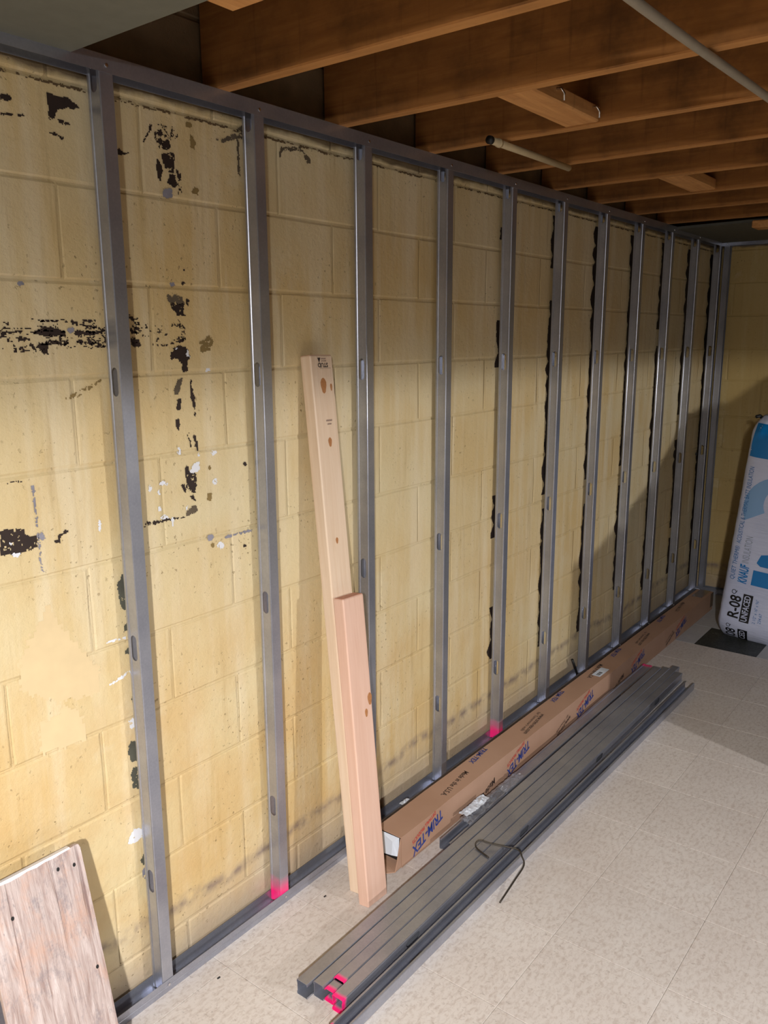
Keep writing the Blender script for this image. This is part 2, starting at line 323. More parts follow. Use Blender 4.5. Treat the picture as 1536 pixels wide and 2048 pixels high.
PATCHES = [
('k', 1, 1, [(0.234, 2.006), (0.243, 2.007), (0.254, 2.006), (0.249, 1.998), (0.232, 1.994)]),
('k', 1, 1, [(0.23, 1.974), (0.244, 1.975), (0.256, 1.975), (0.246, 1.97), (0.23, 1.97)]),
('k', 1, 1, [(0.263, 1.977), (0.277, 1.98), (0.276, 1.977), (0.264, 1.974)]),
('k', 1, 1, [(0.326, 2.028), (0.343, 2.026), (0.357, 2.027), (0.371, 2.027), (0.384, 2.022), (0.395, 2.012), (0.385, 2.01), (0.371, 2.01), (0.356, 2.006), (0.347, 1.999), (0.34, 1.994), (0.338, 1.985), (0.329, 1.982), (0.325, 1.985), (0.326, 1.999), (0.323, 2.018)]),
('k', 0.8, 1, [(0.344, 1.983), (0.363, 1.986), (0.369, 1.98), (0.355, 1.976), (0.345, 1.978)]),
('k', 1, 1, [(0.324, 1.955), (0.336, 1.961), (0.345, 1.954), (0.333, 1.951)]),
('k', 1, 1, [(0.343, 1.954), (0.351, 1.955), (0.352, 1.948), (0.348, 1.949)]),
('k', 1, 1, [(0.473, 1.954), (0.489, 1.948), (0.506, 1.95), (0.484, 1.941), (0.472, 1.941)]),
('k', 0.7, 1, [(0.571, 2.004), (0.59, 2.009), (0.597, 2.0), (0.612, 1.995), (0.61, 1.975), (0.594, 1.968), (0.579, 1.972), (0.57, 1.988)]),
('k', 0.9, 1, [(0.586, 1.959), (0.62, 1.967), (0.62, 1.948), (0.615, 1.923), (0.599, 1.925), (0.587, 1.943)]),
('k', 1, 1, [(0.571, 1.949), (0.58, 1.946), (0.585, 1.927), (0.58, 1.904), (0.573, 1.908), (0.57, 1.933)]),
('k', 1, 1, [(0.603, 1.922), (0.617, 1.92), (0.624, 1.902), (0.615, 1.893), (0.607, 1.898), (0.597, 1.903)]),
('k', 0.5, 1, [(0.623, 1.933), (0.634, 1.934), (0.633, 1.885), (0.625, 1.882)]),
('k', 0.25, 1, [(0.578, 2.018), (0.63, 2.024), (0.633, 1.999), (0.612, 1.995), (0.597, 2.008)]),
('k', 0.9, 1, [(0.557, 2.017), (0.566, 2.014), (0.564, 2.006), (0.542, 1.977), (0.537, 1.976), (0.556, 2.003)]),
('o', 1, 1, [(0.673, 2.033), (0.67, 2.028), (0.663, 2.025), (0.657, 2.025), (0.654, 2.03), (0.657, 2.035), (0.664, 2.039), (0.671, 2.038)]),
('o', 1, 1, [(0.665, 2.016), (0.681, 2.001), (0.677, 1.983), (0.667, 1.986)]),
('o', 1, 1, [(0.683, 1.896), (0.68, 1.89), (0.672, 1.887), (0.665, 1.888), (0.663, 1.893), (0.666, 1.899), (0.673, 1.902), (0.68, 1.901)]),
('b', 1, 1, [(0.583, 1.887), (0.607, 1.891), (0.607, 1.874), (0.595, 1.868), (0.583, 1.873)]),
('g', 0.75, 1, [(0.767, 2.021), (0.807, 2.043), (0.811, 2.059), (0.828, 2.06), (0.826, 2.032), (0.806, 2.026), (0.763, 2.012), (0.734, 2.016)]),
('g', 1, 1, [(0.806, 2.026), (0.811, 2.027), (0.811, 1.948), (0.805, 1.948)]),
('g', 0.85, 1, [(0.942, 2.009), (0.952, 2.034), (1.024, 2.045), (1.061, 2.021), (1.06, 2.009), (1.049, 2.01), (1.028, 2.035), (0.96, 2.027), (0.949, 2.007)]),
('k', 0.9, 1, [(0.251, 1.609), (0.28, 1.607), (0.315, 1.606), (0.303, 1.603), (0.273, 1.604), (0.253, 1.606)]),
('k', 1, 1, [(0.258, 1.585), (0.279, 1.593), (0.303, 1.591), (0.323, 1.585), (0.322, 1.574), (0.307, 1.577), (0.283, 1.573), (0.272, 1.576), (0.248, 1.58)]),
('k', 1, 1, [(0.265, 1.565), (0.282, 1.561), (0.283, 1.549), (0.282, 1.541), (0.27, 1.54), (0.265, 1.55), (0.257, 1.552)]),
('k', 0.8, 1, [(0.289, 1.565), (0.33, 1.567), (0.326, 1.559), (0.29, 1.558)]),
('k', 0.9, 1, [(0.241, 1.56), (0.253, 1.56), (0.252, 1.552), (0.233, 1.556)]),
('k', 0.95, 1, [(0.344, 1.585), (0.369, 1.585), (0.407, 1.585), (0.409, 1.58), (0.368, 1.576), (0.352, 1.573), (0.344, 1.579)]),
('k', 1, 1, [(0.344, 1.569), (0.359, 1.568), (0.36, 1.56), (0.344, 1.56)]),
('k', 0.9, 1, [(0.362, 1.566), (0.391, 1.563), (0.386, 1.556), (0.361, 1.56)]),
('k', 1, 1, [(0.345, 1.599), (0.365, 1.599), (0.395, 1.595), (0.393, 1.591), (0.361, 1.596)]),
('k', 0.15, 2.2, [(0.192, 1.606), (0.419, 1.609), (0.414, 1.553), (0.185, 1.543)]),
('k', 0.6, 3, [(0.189, 1.584), (0.258, 1.585), (0.258, 1.58), (0.189, 1.581)]),
('k', 0.3, 2, [(0.372, 1.599), (0.418, 1.596), (0.414, 1.552), (0.377, 1.555)]),
('b', 0.9, 1, [(0.231, 1.675), (0.238, 1.679), (0.245, 1.675), (0.24, 1.667), (0.233, 1.668)]),
('b', 1, 1, [(0.341, 1.587), (0.338, 1.583), (0.333, 1.581), (0.329, 1.583), (0.327, 1.587), (0.329, 1.59), (0.334, 1.592), (0.339, 1.59)]),
('o', 0.55, 1, [(0.309, 1.45), (0.338, 1.464), (0.363, 1.473), (0.407, 1.492), (0.379, 1.472), (0.356, 1.462), (0.334, 1.452)]),
('k', 0.3, 2, [(0.475, 1.623), (0.494, 1.623), (0.512, 1.584), (0.477, 1.577)]),
('k', 1, 1, [(0.476, 1.589), (0.493, 1.585), (0.497, 1.582), (0.477, 1.581)]),
('k', 1, 1, [(0.476, 1.569), (0.496, 1.567), (0.501, 1.555), (0.485, 1.551), (0.477, 1.557)]),
('k', 0.65, 1, [(0.53, 1.557), (0.564, 1.556), (0.599, 1.565), (0.622, 1.57), (0.623, 1.561), (0.603, 1.56), (0.572, 1.553), (0.536, 1.553)]),
('k', 0.45, 1, [(0.605, 1.612), (0.623, 1.596), (0.624, 1.566), (0.61, 1.566), (0.616, 1.591)]),
('k', 0.10, 1.5, [(0.483, 1.6), (0.615, 1.603), (0.617, 1.566), (0.48, 1.561)]),
('g', 0.95, 1, [(0.578, 1.667), (0.591, 1.662), (0.606, 1.668), (0.619, 1.66), (0.625, 1.648), (0.587, 1.647), (0.579, 1.652)]),
('k', 0.95, 1, [(0.587, 1.647), (0.625, 1.648), (0.625, 1.641), (0.621, 1.624), (0.63, 1.621), (0.618, 1.618), (0.603, 1.62), (0.589, 1.635)]),
('k', 0.6, 1, [(0.631, 1.659), (0.639, 1.657), (0.639, 1.643), (0.631, 1.631), (0.631, 1.64)]),
('k', 1, 1, [(0.634, 1.721), (0.632, 1.718), (0.63, 1.717), (0.627, 1.718), (0.626, 1.72), (0.627, 1.722), (0.63, 1.723), (0.633, 1.723)]),
('k', 1, 1, [(0.63, 1.69), (0.628, 1.688), (0.625, 1.687), (0.622, 1.688), (0.621, 1.69), (0.622, 1.692), (0.626, 1.693), (0.629, 1.692)]),
('k', 1, 1, [(0.589, 1.548), (0.607, 1.553), (0.627, 1.547), (0.634, 1.531), (0.625, 1.517), (0.625, 1.503), (0.628, 1.497), (0.614, 1.494), (0.608, 1.498), (0.61, 1.514), (0.6, 1.523), (0.59, 1.527), (0.578, 1.52), (0.58, 1.539), (0.588, 1.539)]),
('w', 1, 1, [(0.624, 1.542), (0.63, 1.54), (0.632, 1.527), (0.625, 1.528)]),
('w', 1, 1, [(0.6, 1.546), (0.599, 1.544), (0.596, 1.543), (0.594, 1.544), (0.593, 1.546), (0.594, 1.548), (0.597, 1.548), (0.599, 1.548)]),
('w', 0.9, 1, [(0.673, 1.498), (0.689, 1.501), (0.691, 1.493), (0.679, 1.492)]),
('b', 1, 1, [(0.585, 1.691), (0.601, 1.69), (0.601, 1.684), (0.59, 1.684)]),
('g', 1, 1, [(0.597, 1.479), (0.611, 1.482), (0.604, 1.464), (0.593, 1.445), (0.582, 1.444), (0.585, 1.462)]),
('k', 1, 1, [(0.631, 1.477), (0.635, 1.47), (0.634, 1.463), (0.642, 1.432), (0.643, 1.404), (0.636, 1.414), (0.628, 1.434)]),
('k', 0.9, 1, [(0.587, 1.433), (0.601, 1.432), (0.598, 1.406), (0.588, 1.41)]),
('k', 1, 1, [(0.637, 1.401), (0.643, 1.399), (0.641, 1.39), (0.637, 1.392)]),
('o', 0.85, 1, [(0.659, 1.555), (0.676, 1.566), (0.691, 1.575), (0.704, 1.57), (0.704, 1.557), (0.694, 1.541), (0.667, 1.537)]),
('k', 1, 1, [(0.583, 1.387), (0.594, 1.386), (0.596, 1.373), (0.59, 1.359), (0.583, 1.372)]),
('k', 1, 1, [(0.631, 1.347), (0.639, 1.345), (0.643, 1.324), (0.643, 1.306), (0.637, 1.316)]),
('k', 0.8, 1, [(0.614, 1.355), (0.618, 1.354), (0.624, 1.319), (0.621, 1.32)]),
('k', 0.92, 1, [(0.601, 1.272), (0.614, 1.277), (0.613, 1.262), (0.634, 1.255), (0.635, 1.239), (0.632, 1.218), (0.628, 1.207), (0.615, 1.211), (0.613, 1.218), (0.602, 1.226), (0.605, 1.244), (0.6, 1.255)]),
('w', 1, 1, [(0.613, 1.262), (0.631, 1.282), (0.644, 1.28), (0.647, 1.264), (0.634, 1.257), (0.626, 1.256)]),
('k', 1, 1, [(0.588, 1.235), (0.597, 1.234), (0.602, 1.22), (0.599, 1.211), (0.589, 1.224)]),
('k', 1, 1, [(0.612, 1.203), (0.622, 1.203), (0.634, 1.184), (0.614, 1.198)]),
('g', 1, 1, [(0.598, 1.157), (0.601, 1.167), (0.618, 1.178), (0.629, 1.177), (0.633, 1.166), (0.622, 1.159)]),
('k', 0.75, 1, [(0.479, 1.163), (0.496, 1.161), (0.542, 1.161), (0.595, 1.158), (0.595, 1.153), (0.542, 1.156), (0.501, 1.153), (0.478, 1.152)]),
('w', 0.85, 1, [(0.592, 1.313), (0.59, 1.306), (0.585, 1.303), (0.581, 1.307), (0.579, 1.314), (0.582, 1.321), (0.586, 1.323), (0.591, 1.32)]),
('w', 0.85, 1, [(0.7, 1.297), (0.697, 1.293), (0.689, 1.292), (0.682, 1.295), (0.679, 1.299), (0.682, 1.303), (0.69, 1.303), (0.697, 1.301)]),
('w', 0.85, 1, [(0.648, 1.299), (0.647, 1.296), (0.643, 1.295), (0.64, 1.297), (0.639, 1.3), (0.64, 1.302), (0.644, 1.303), (0.647, 1.302)]),
('w', 0.85, 1, [(0.549, 1.243), (0.546, 1.24), (0.536, 1.24), (0.528, 1.243), (0.524, 1.246), (0.528, 1.249), (0.537, 1.249), (0.546, 1.246)]),
('w', 0.85, 1, [(0.505, 1.237), (0.503, 1.232), (0.499, 1.231), (0.496, 1.233), (0.495, 1.239), (0.496, 1.244), (0.5, 1.246), (0.504, 1.243)]),
('w', 0.85, 1, [(0.528, 1.222), (0.527, 1.217), (0.523, 1.215), (0.52, 1.218), (0.519, 1.224), (0.521, 1.23), (0.524, 1.232), (0.527, 1.229)]),
('w', 0.85, 1, [(0.53, 1.185), (0.528, 1.181), (0.523, 1.18), (0.518, 1.183), (0.517, 1.187), (0.519, 1.191), (0.524, 1.192), (0.528, 1.19)]),
('w', 0.85, 1, [(0.548, 1.163), (0.544, 1.161), (0.535, 1.161), (0.527, 1.164), (0.523, 1.167), (0.527, 1.17), (0.536, 1.17), (0.544, 1.167)]),
('w', 0.85, 1, [(0.697, 1.226), (0.695, 1.22), (0.689, 1.218), (0.684, 1.222), (0.682, 1.228), (0.684, 1.233), (0.69, 1.235), (0.695, 1.232)]),
('w', 0.85, 1, [(0.71, 1.062), (0.706, 1.056), (0.697, 1.055), (0.689, 1.06), (0.686, 1.067), (0.69, 1.073), (0.699, 1.074), (0.707, 1.069)]),
('b', 1, 1, [(0.678, 1.089), (0.674, 1.083), (0.667, 1.081), (0.66, 1.086), (0.657, 1.093), (0.661, 1.098), (0.668, 1.1), (0.675, 1.096)]),
('b', 0.9, 1, [(0.715, 1.085), (0.749, 1.085), (0.809, 1.086), (0.805, 1.08), (0.749, 1.081), (0.718, 1.079)]),
('w', 1, 1, [(0.559, 1.151), (0.558, 1.143), (0.556, 1.14), (0.555, 1.143), (0.555, 1.152), (0.556, 1.16), (0.558, 1.164), (0.559, 1.16)]),
('w', 1, 1, [(0.602, 1.176), (0.601, 1.171), (0.599, 1.169), (0.598, 1.172), (0.598, 1.176), (0.599, 1.181), (0.6, 1.183), (0.602, 1.181)]),
('k', 1, 1, [(0.797, 1.257), (0.795, 1.254), (0.791, 1.253), (0.786, 1.255), (0.785, 1.258), (0.787, 1.261), (0.791, 1.262), (0.795, 1.26)]),
('k', 1, 1, [(0.784, 1.046), (0.782, 1.043), (0.778, 1.042), (0.773, 1.045), (0.772, 1.048), (0.774, 1.051), (0.778, 1.052), (0.782, 1.05)]),
('o', 1, 1, [(0.681, 1.262), (0.679, 1.259), (0.675, 1.258), (0.671, 1.26), (0.67, 1.264), (0.672, 1.266), (0.676, 1.267), (0.679, 1.265)]),
('o', 1, 1, [(0.679, 1.192), (0.677, 1.185), (0.671, 1.182), (0.665, 1.186), (0.663, 1.195), (0.666, 1.202), (0.672, 1.205), (0.678, 1.201)]),
('o', 1, 1, [(0.681, 1.069), (0.678, 1.065), (0.673, 1.064), (0.668, 1.067), (0.666, 1.072), (0.669, 1.077), (0.674, 1.078), (0.679, 1.075)]),
('k', 0.93, 1, [(0.15, 1.208), (0.174, 1.206), (0.199, 1.199), (0.196, 1.189), (0.222, 1.18), (0.222, 1.158), (0.188, 1.153), (0.156, 1.156), (0.145, 1.158)]),
('w', 1, 1, [(0.167, 1.159), (0.184, 1.155), (0.181, 1.145), (0.17, 1.149)]),
('w', 1, 1, [(0.168, 1.176), (0.167, 1.173), (0.164, 1.172), (0.163, 1.174), (0.162, 1.177), (0.163, 1.18), (0.165, 1.181), (0.167, 1.179)]),
('b', 1, 1, [(0.238, 1.177), (0.236, 1.172), (0.231, 1.171), (0.226, 1.174), (0.225, 1.179), (0.227, 1.184), (0.232, 1.185), (0.237, 1.182)]),
('k', 1, 1, [(0.259, 1.162), (0.265, 1.165), (0.269, 1.177), (0.28, 1.177), (0.285, 1.184), (0.294, 1.177), (0.288, 1.173), (0.28, 1.176), (0.274, 1.17), (0.27, 1.158), (0.262, 1.157)]),
('s', 0.97, 1, [(0.397, 1.036), (0.411, 1.056), (0.424, 1.057), (0.425, 0.974), (0.407, 0.975), (0.4, 0.99), (0.4, 1.013)]),
('s', 1, 1, [(0.405, 0.938), (0.425, 0.944), (0.423, 0.924), (0.405, 0.923)]),
('s', 1, 1, [(0.405, 0.878), (0.426, 0.888), (0.426, 0.862), (0.406, 0.87)]),
('b', 0.8, 1, [(0.222, 1.286), (0.225, 1.286), (0.227, 1.103), (0.224, 1.104)]),
('k', 0.5, 1, [(0.16, 1.299), (0.209, 1.297), (0.211, 1.295), (0.159, 1.297)]),
('w', 1, 1, [(0.369, 1.176), (0.368, 1.168), (0.365, 1.164), (0.363, 1.169), (0.362, 1.177), (0.364, 1.186), (0.367, 1.189), (0.369, 1.185)]),
('w', 0.7, 1, [(0.359, 0.913), (0.384, 0.915), (0.414, 0.909), (0.414, 0.904), (0.386, 0.909), (0.361, 0.909)]),
('s', 1, 1, [(0.393, 0.637), (0.4, 0.657), (0.427, 0.648), (0.426, 0.598), (0.398, 0.607)]),
('s', 0.85, 1, [(0.396, 0.579), (0.403, 0.59), (0.426, 0.582), (0.426, 0.522), (0.399, 0.54)]),
('s', 1, 1, [(0.406, 0.347), (0.42, 0.361), (0.43, 0.325), (0.409, 0.33)]),
('s', 1, 1, [(0.412, 0.756), (0.42, 0.781), (0.429, 0.775), (0.424, 0.732)]),
('w', 0.9, 1, [(0.398, 0.709), (0.419, 0.712), (0.425, 0.684), (0.402, 0.69)]),
('w', 0.95, 1, [(0.37, 0.406), (0.391, 0.436), (0.425, 0.423), (0.427, 0.405), (0.391, 0.4)]),
('w', 0.8, 1, [(0.356, 0.815), (0.386, 0.823), (0.418, 0.829), (0.419, 0.823), (0.391, 0.816), (0.363, 0.809)]),
('b', 0.8, 1, [(0.405, 0.32), (0.423, 0.319), (0.424, 0.285), (0.408, 0.294)]),
('f', 1, 1, [(0.231, 1.031), (0.245, 0.998), (0.305, 0.901), (0.335, 0.859), (0.332, 0.8), (0.236, 0.813), (0.155, 0.869), (0.156, 0.921), (0.177, 0.963), (0.211, 1.003)]),
('f', 1, 1, [(0.188, 0.787), (0.228, 0.786), (0.246, 0.805), (0.28, 0.776), (0.296, 0.706), (0.185, 0.711)])]

# ================================================================= THE ROOM
X0, X1, Y0, YW = -3.2, 4.56, -6.4, .055          # back wall, far wall, right wall, face of the block wall
ZT = 2.107                                        # underside of the joists
COURSES = [-.095, .103, .313, .512, .712, .898, 1.094, 1.309, 1.494, 1.685, 1.871, 2.055, 2.255, 2.455]
floor = boxo('floor', X0-.2, X1+.2, Y0-.2, .3, -.12, -.004, M_GROUT); floor['kind'] = 'structure'
wall_left = boxo('wall_left', X0-.2, X1+.2, YW+.0034, YW+.2, -.12, 2.42, M_WALL); wall_left['kind'] = 'structure'
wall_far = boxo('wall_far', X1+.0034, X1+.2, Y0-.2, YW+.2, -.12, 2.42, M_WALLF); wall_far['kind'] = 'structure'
wall_back = boxo('wall_back', X0-.2, X0, Y0-.2, YW+.2, -.12, 2.42, M_ROOM); wall_back['kind'] = 'structure'
wall_right = boxo('wall_right', X0-.2, X1+.2, Y0-.2, Y0, -.12, 2.42, M_ROOM); wall_right['kind'] = 'structure'
ceiling = boxo('ceiling', X0-.2, X1+.2, Y0-.2, YW+.2, 2.40, 2.46, M_SUBFLOOR); ceiling['kind'] = 'structure'

# blocks: slightly uneven front face with a soft rounded arris; local x = along, z = up, front towards -y
def block_mesh(name, w, h, mat, seed):
    rr = random.Random(seed); e = .0045; jt = .0025; dep = .0026
    xs = [jt, jt+e, w*.33, w*.66, w-jt-e, w-jt]; zs = [jt, jt+e, h*.5, h-jt-e, h-jt]
    V = []; F = []
    for k, z in enumerate(zs):
        for i, x in enumerate(xs):
            edge = i in (0, len(xs)-1) or k in (0, len(zs)-1)
            dx = rr.uniform(-.0016, .0016) if i in (1, 2, 3, 4) else rr.uniform(-.001, .001)
            V.append((x+dx, (dep*(rr.uniform(.25, .8) if 0 < k < len(zs)-1 else 1)) if edge else rr.uniform(-.0003, .0003), z+rr.uniform(-.0014, .0014)))
    n = len(xs)
    for k in range(len(zs)-1):
        for i in range(n-1):
            a = k*n+i; F.append((a, a+1, a+1+n, a+n))
    o = [*(V[i] for i in range(n))]
    me = bpy.data.meshes.new(name); me.from_pydata(V, [], F); me.materials.append(mat)
    me.update(); return me
_bm = {}
def get_block(w, h, mat, k):
    key = (round(w, 3), round(h, 3), mat.name, k)
    if key not in _bm: _bm[key] = block_mesh('block', w, h, mat, hash(key[:2]) % 1000 + k)
    return _bm[key]
P16 = .4064
for r in range(len(COURSES)-1):
    z0, z1 = COURSES[r], COURSES[r+1]; h = z1-z0
    if z0 > 2.4: continue
    off = .33 if r % 2 == 1 else .5332
    x = off - 3*P16
    while x < X1-.02:
        x1 = min(x+P16, X1)
        if x1 > -.45 and x1-x > .05:
            inst('block', get_block(x1-x, h, M_WALL, random.randrange(3)), wall_left, (x, YW, z0))
        x += P16
    y = YW - (.12 if r % 2 else .32)
    ys = [YW, y]
    while ys[-1] > -1.3: ys.append(ys[-1]-P16)
    for a, b in zip(ys, ys[1:]):
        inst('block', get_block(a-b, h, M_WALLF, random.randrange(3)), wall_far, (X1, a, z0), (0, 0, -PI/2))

# floor tiles, 12 inch, thin, with fine joints
T = .3048
def tile_mesh(w, d, mat):
    v, f = box_data(.0004, w-.0004, .0004, d-.0004, -.004, 0)
    b = .0012
    for i in (4, 5, 6, 7):
        x, y, z = v[i]; v[i] = (x + (b if x < w/2 else -b), y + (b if y < d/2 else -b), z)
    v += [(a, c, -.0005) for a, c in ((.0004, .0004), (w-.0004, .0004), (w-.0004, d-.0004), (.0004, d-.0004))]
    f = [(4, 5, 6, 7), (8, 9, 5, 4), (9, 10, 6, 5), (10, 11, 7, 6), (11, 8, 4, 7), (0, 1, 9, 8), (1, 2, 10, 9), (2, 3, 11, 10), (3, 0, 8, 11)]
    me = bpy.data.meshes.new('tile'); me.from_pydata(v, [], f); me.materials.append(mat); me.update(); return me
_tm = {}
def put_tile(x0, x1, y0, y1, mat):
    key = (round(x1-x0, 3), round(y1-y0, 3), mat.name)
    if key not in _tm: _tm[key] = tile_mesh(x1-x0, y1-y0, mat)
    return inst('tile', _tm[key], floor, (x0, y0, 0))
XB = 3.565
xs = [.563 + T*k for k in range(-5, 12)]; xs = [x for x in xs if x < XB-.08] + [XB]
ysj = [YW+.004, -.055] + [-.055 - T*k for k in range(1, 7)]
for a, b in zip(xs, xs[1:]):
    for c, d in zip(ysj, ysj[1:]):
        put_tile(a, b, d, c, M_TILE)
for i in range(4):
    for j in range(-2, 6):
        x0 = XB+T*i; x1 = min(x0+T, X1+.004); y1 = min(-.282+T*(1-j), YW+.004); y0 = -.282-T*j
        if x1-x0 < .03 or y1-y0 < .03: continue
        blk = (j == 1 and i == 0) or (j > 2 and (i+j) % 2 == 1)
        t = put_tile(x0, x1, y0, y1, M_TILE_B if blk else M_TILE_W)
        if i == 0 and j == 1: t['label'] = 'black marbled floor tile at the foot of the insulation bag'

# joists and what hangs between them (all part of the ceiling)
JO = []
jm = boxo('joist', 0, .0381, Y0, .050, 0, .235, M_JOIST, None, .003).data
bpy.data.objects.remove(bpy.data.objects['joist'])
jm.materials.append(M_JOIST_UNDERLIT)
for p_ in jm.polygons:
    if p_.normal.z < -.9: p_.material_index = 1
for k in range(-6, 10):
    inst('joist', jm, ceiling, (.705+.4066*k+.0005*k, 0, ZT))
brd = boxo('subfloor_board', 0, X1-X0, 0, .138, 0, .02, M_SUBFLOOR); brdm = brd.data; bpy.data.objects.remove(brd)
for k in range(46): inst('subfloor_board', brdm, ceiling, (X0, YW-.14*(k+1), ZT+.2355))
pn = boxo('ceiling_panel', X0, .350, Y0, .052, ZT-.0135, ZT-.0005, M_DRYWALL, ceiling, .001)
pn['label'] = 'grey ceiling board above the near end of the stud wall'
far_pts = [(3.715, .05), (X1, .05), (X1, Y0), (2.95, Y0)]
v = [(x, y, ZT-.0135) for x, y in far_pts] + [(x, y, ZT-.0005) for x, y in far_pts]
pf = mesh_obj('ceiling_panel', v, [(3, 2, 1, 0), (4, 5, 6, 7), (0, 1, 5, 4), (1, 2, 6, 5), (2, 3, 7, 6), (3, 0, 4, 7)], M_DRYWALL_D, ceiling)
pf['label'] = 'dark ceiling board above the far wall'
def blocking(x0, x1, y0, y1, z0, z1, lab, nails=()):
    b = boxo('blocking', x0, x1, y0, y1, z0, z1, M_BLOCKING, ceiling, .004); b['label'] = lab
    for nx, nz in nails:
        n = tube('bent_nail', [(nx, y0+.004, nz), (nx, y0-.012, nz), (nx+.004, y0-.018, nz-.012), (nx+.006, y0-.016, nz-.026)], .0028, M_SCREW, b, 6)
    return b
blocking(1.151, 1.516, -.535, -.440, 2.109, 2.147, 'short wood blocking with two bent nails between the joists', ((1.27, 2.135), (1.47, 2.135)))
blocking(2.372, 2.735, -.47, -.375, 2.109, 2.147, 'stained wood blocking far along the joists')
blocking(3.595, 3.71, -.48, -.385, 2.060, 2.093, 'small wood scrap under the dark ceiling board')
blocking(.342, .412, -.47, -.375, 2.096, 2.135, 'cut wood block end beside the grey ceiling board')

# ================================================================= STEEL STUDS
def stud_mesh(name, L, mat, web=.0405, fl=.0315, lip=.006, holes=(), hl=.030, hw=.0100, rib=.0016):
    """C stud: length along local z, web in the y direction at x=0, flanges towards +x."""
    V = []; F = []
    def vv(p): V.append(p); return len(V)-1
    c0, c1 = web*.17, web*.215; c2, c3 = web*.785, web*.83
    q = .0012
    left = [(fl, lip), (fl, q), (fl-q, 0), (q*1.6, 0), (q*.45, q*.45), (0, q*1.6), (0, c0), (rib, c1)]
    right = [(rib, c2), (0, c3), (0, web-q*1.6), (q*.45, web-q*.45), (q*1.6, web), (fl-q, web), (fl, web-q), (fl, web-lip)]
    ts = sorted({0., L} | {min(max(h-.04, 0), L) for h in holes} | {min(max(h+.04, 0), L) for h in holes})
    for prof in (left, right):
        rows = [[vv((x, y, t)) for x, y in prof] for t in ts]
        for a, b in zip(rows, rows[1:]):
            for i in range(len(prof)-1): F.append((a[i], a[i+1], b[i+1], b[i]))
        if prof is left: L4 = [r[-1] for r in rows]
        else: R0 = [r[0] for r in rows]
    cy = web/2
    for k in range(len(ts)-1):
        hh = [h for h in holes if ts[k] < h < ts[k+1]]
        if not hh: F.append((L4[k], R0[k], R0[k+1], L4[k+1])); continue
        h = hh[0]; N = 16; sl = []
        for j in range(N):
            a = 2*PI*(j+.5)/N; ca, sa = math.cos(a), math.sin(a)
            sl.append(vv((rib, cy + hw*ca, min(max(h + (hl-hw)*(1 if sa > 0 else -1) + hw*sa, 0), L))))
        # ring: right, top, left, bottom corners
        cor = {0: R0[k+1], 1: L4[k+1], 2: L4[k], 3: R0[k]}
        q = N//4
        for quad in range(4):
            c = cor[quad]; idx = [(quad*q+j) % N for j in range(q)]
            for j in range(q-1): F.append((c, sl[idx[j+1]], sl[idx[j]]))
            nx = cor[(quad+1) % 4]; F.append((c, nx, sl[((quad+1)*q) % N], sl[idx[-1]]))
    me = bpy.data.meshes.new(name); me.from_pydata(V, [], F); me.materials.append(mat); me.update()
    return me
def thick(o, t=.0009):
    return solid(o, t, 0)
def track_mesh(name, L, mat, w=.0425, leg=.0318):
    V = []; F = []; pr = [(0, leg), (0, leg*.52), (.0007, leg*.46), (0, leg*.40), (0, 0), (w, 0), (w, leg)]
    n = max(2, int(L/.5)); 
    for i in range(n+1):
        for y, z in pr: V.append((L*i/n, y, z))
    m = len(pr)
    for i in range(n):
        for j in range(m-1): F.append((i*m+j, i*m+j+1, (i+1)*m+j+1, (i+1)*m+j))
    me = bpy.data.meshes.new(name); me.from_pydata(V, [], F); me.materials.append(mat); me.update(); return me
def screw_mesh():
    V = []; F = []; n = 8
    for r, d in ((.0042, 0), (.0038, .0016), (.0012, .0020)):
        for k in range(n): V.append((r*math.cos(2*PI*k/n), -d, r*math.sin(2*PI*k/n)))
    for a in range(2):
        for k in range(n): F.append((a*n+k, (a+1)*n+k, (a+1)*n+(k+1) % n, a*n+(k+1) % n))
    F.append(tuple(range(2*n, 3*n)))
    me = bpy.data.meshes.new('screw'); me.from_pydata(V, [], F); me.materials.append(M_SCREW); me.update(); return me
SCREW = screw_mesh()
HOLES = (2.066, 1.478, .889, .300)
frame = tag(empty('stud_wall', (0, 0, 0)), 'galvanized steel stud framing standing along the yellow block wall', 'framing')
bt = inst('bottom_track', track_mesh('bottom_track', 4.81, M_METAL), frame, (-.31, -.001, .0006)); thick(bt)
tt = inst('top_track', track_mesh('top_track', 4.81, M_METAL), frame, (-.31, .0415, ZT-.0145+.0140), (PI, 0, 0)); thick(tt)
SL = ZT-.012
sm = stud_mesh('stud', SL, M_METAL, holes=HOLES); smp = stud_mesh('stud', SL, M_METAL_PF, holes=HOLES)
for i in range(0, 12):
    st = inst('stud', smp if i in (2, 5) else sm, frame, (P16*i, .0002, .004)); thick(st)
    if i in (2, 5): st['label'] = ('steel stud with pink sprayed foot, second upright from the left' if i == 2 else 'steel stud with pink sprayed foot behind the long cardboard box')
    for z in (2.088, .0185): inst('screw', SCREW, st, (.0165, -.0012-.0008, z-.004))
farf = tag(empty('stud_wall', (4.5, 0, 0), (0, 0, -PI/2)), 'galvanized steel framing along the far block wall behind the insulation bag', 'framing')
b2 = inst('bottom_track', track_mesh('bottom_track', 2.4, M_METAL), farf, (.0, -.001, .0006)); thick(b2)
t2 = inst('top_track', track_mesh('top_track', 2.4, M_METAL), farf, (.0, .0415, ZT-.0005), (PI, 0, 0)); thick(t2)
for k, x in enumerate((.010, 1.0, 1.41)):
    st = inst('stud', sm, farf, (x, .0002, .004)); thick(st)
    for z in (2.088, .0185): inst('screw', SCREW, st, (.0165, -.002, z-.004))

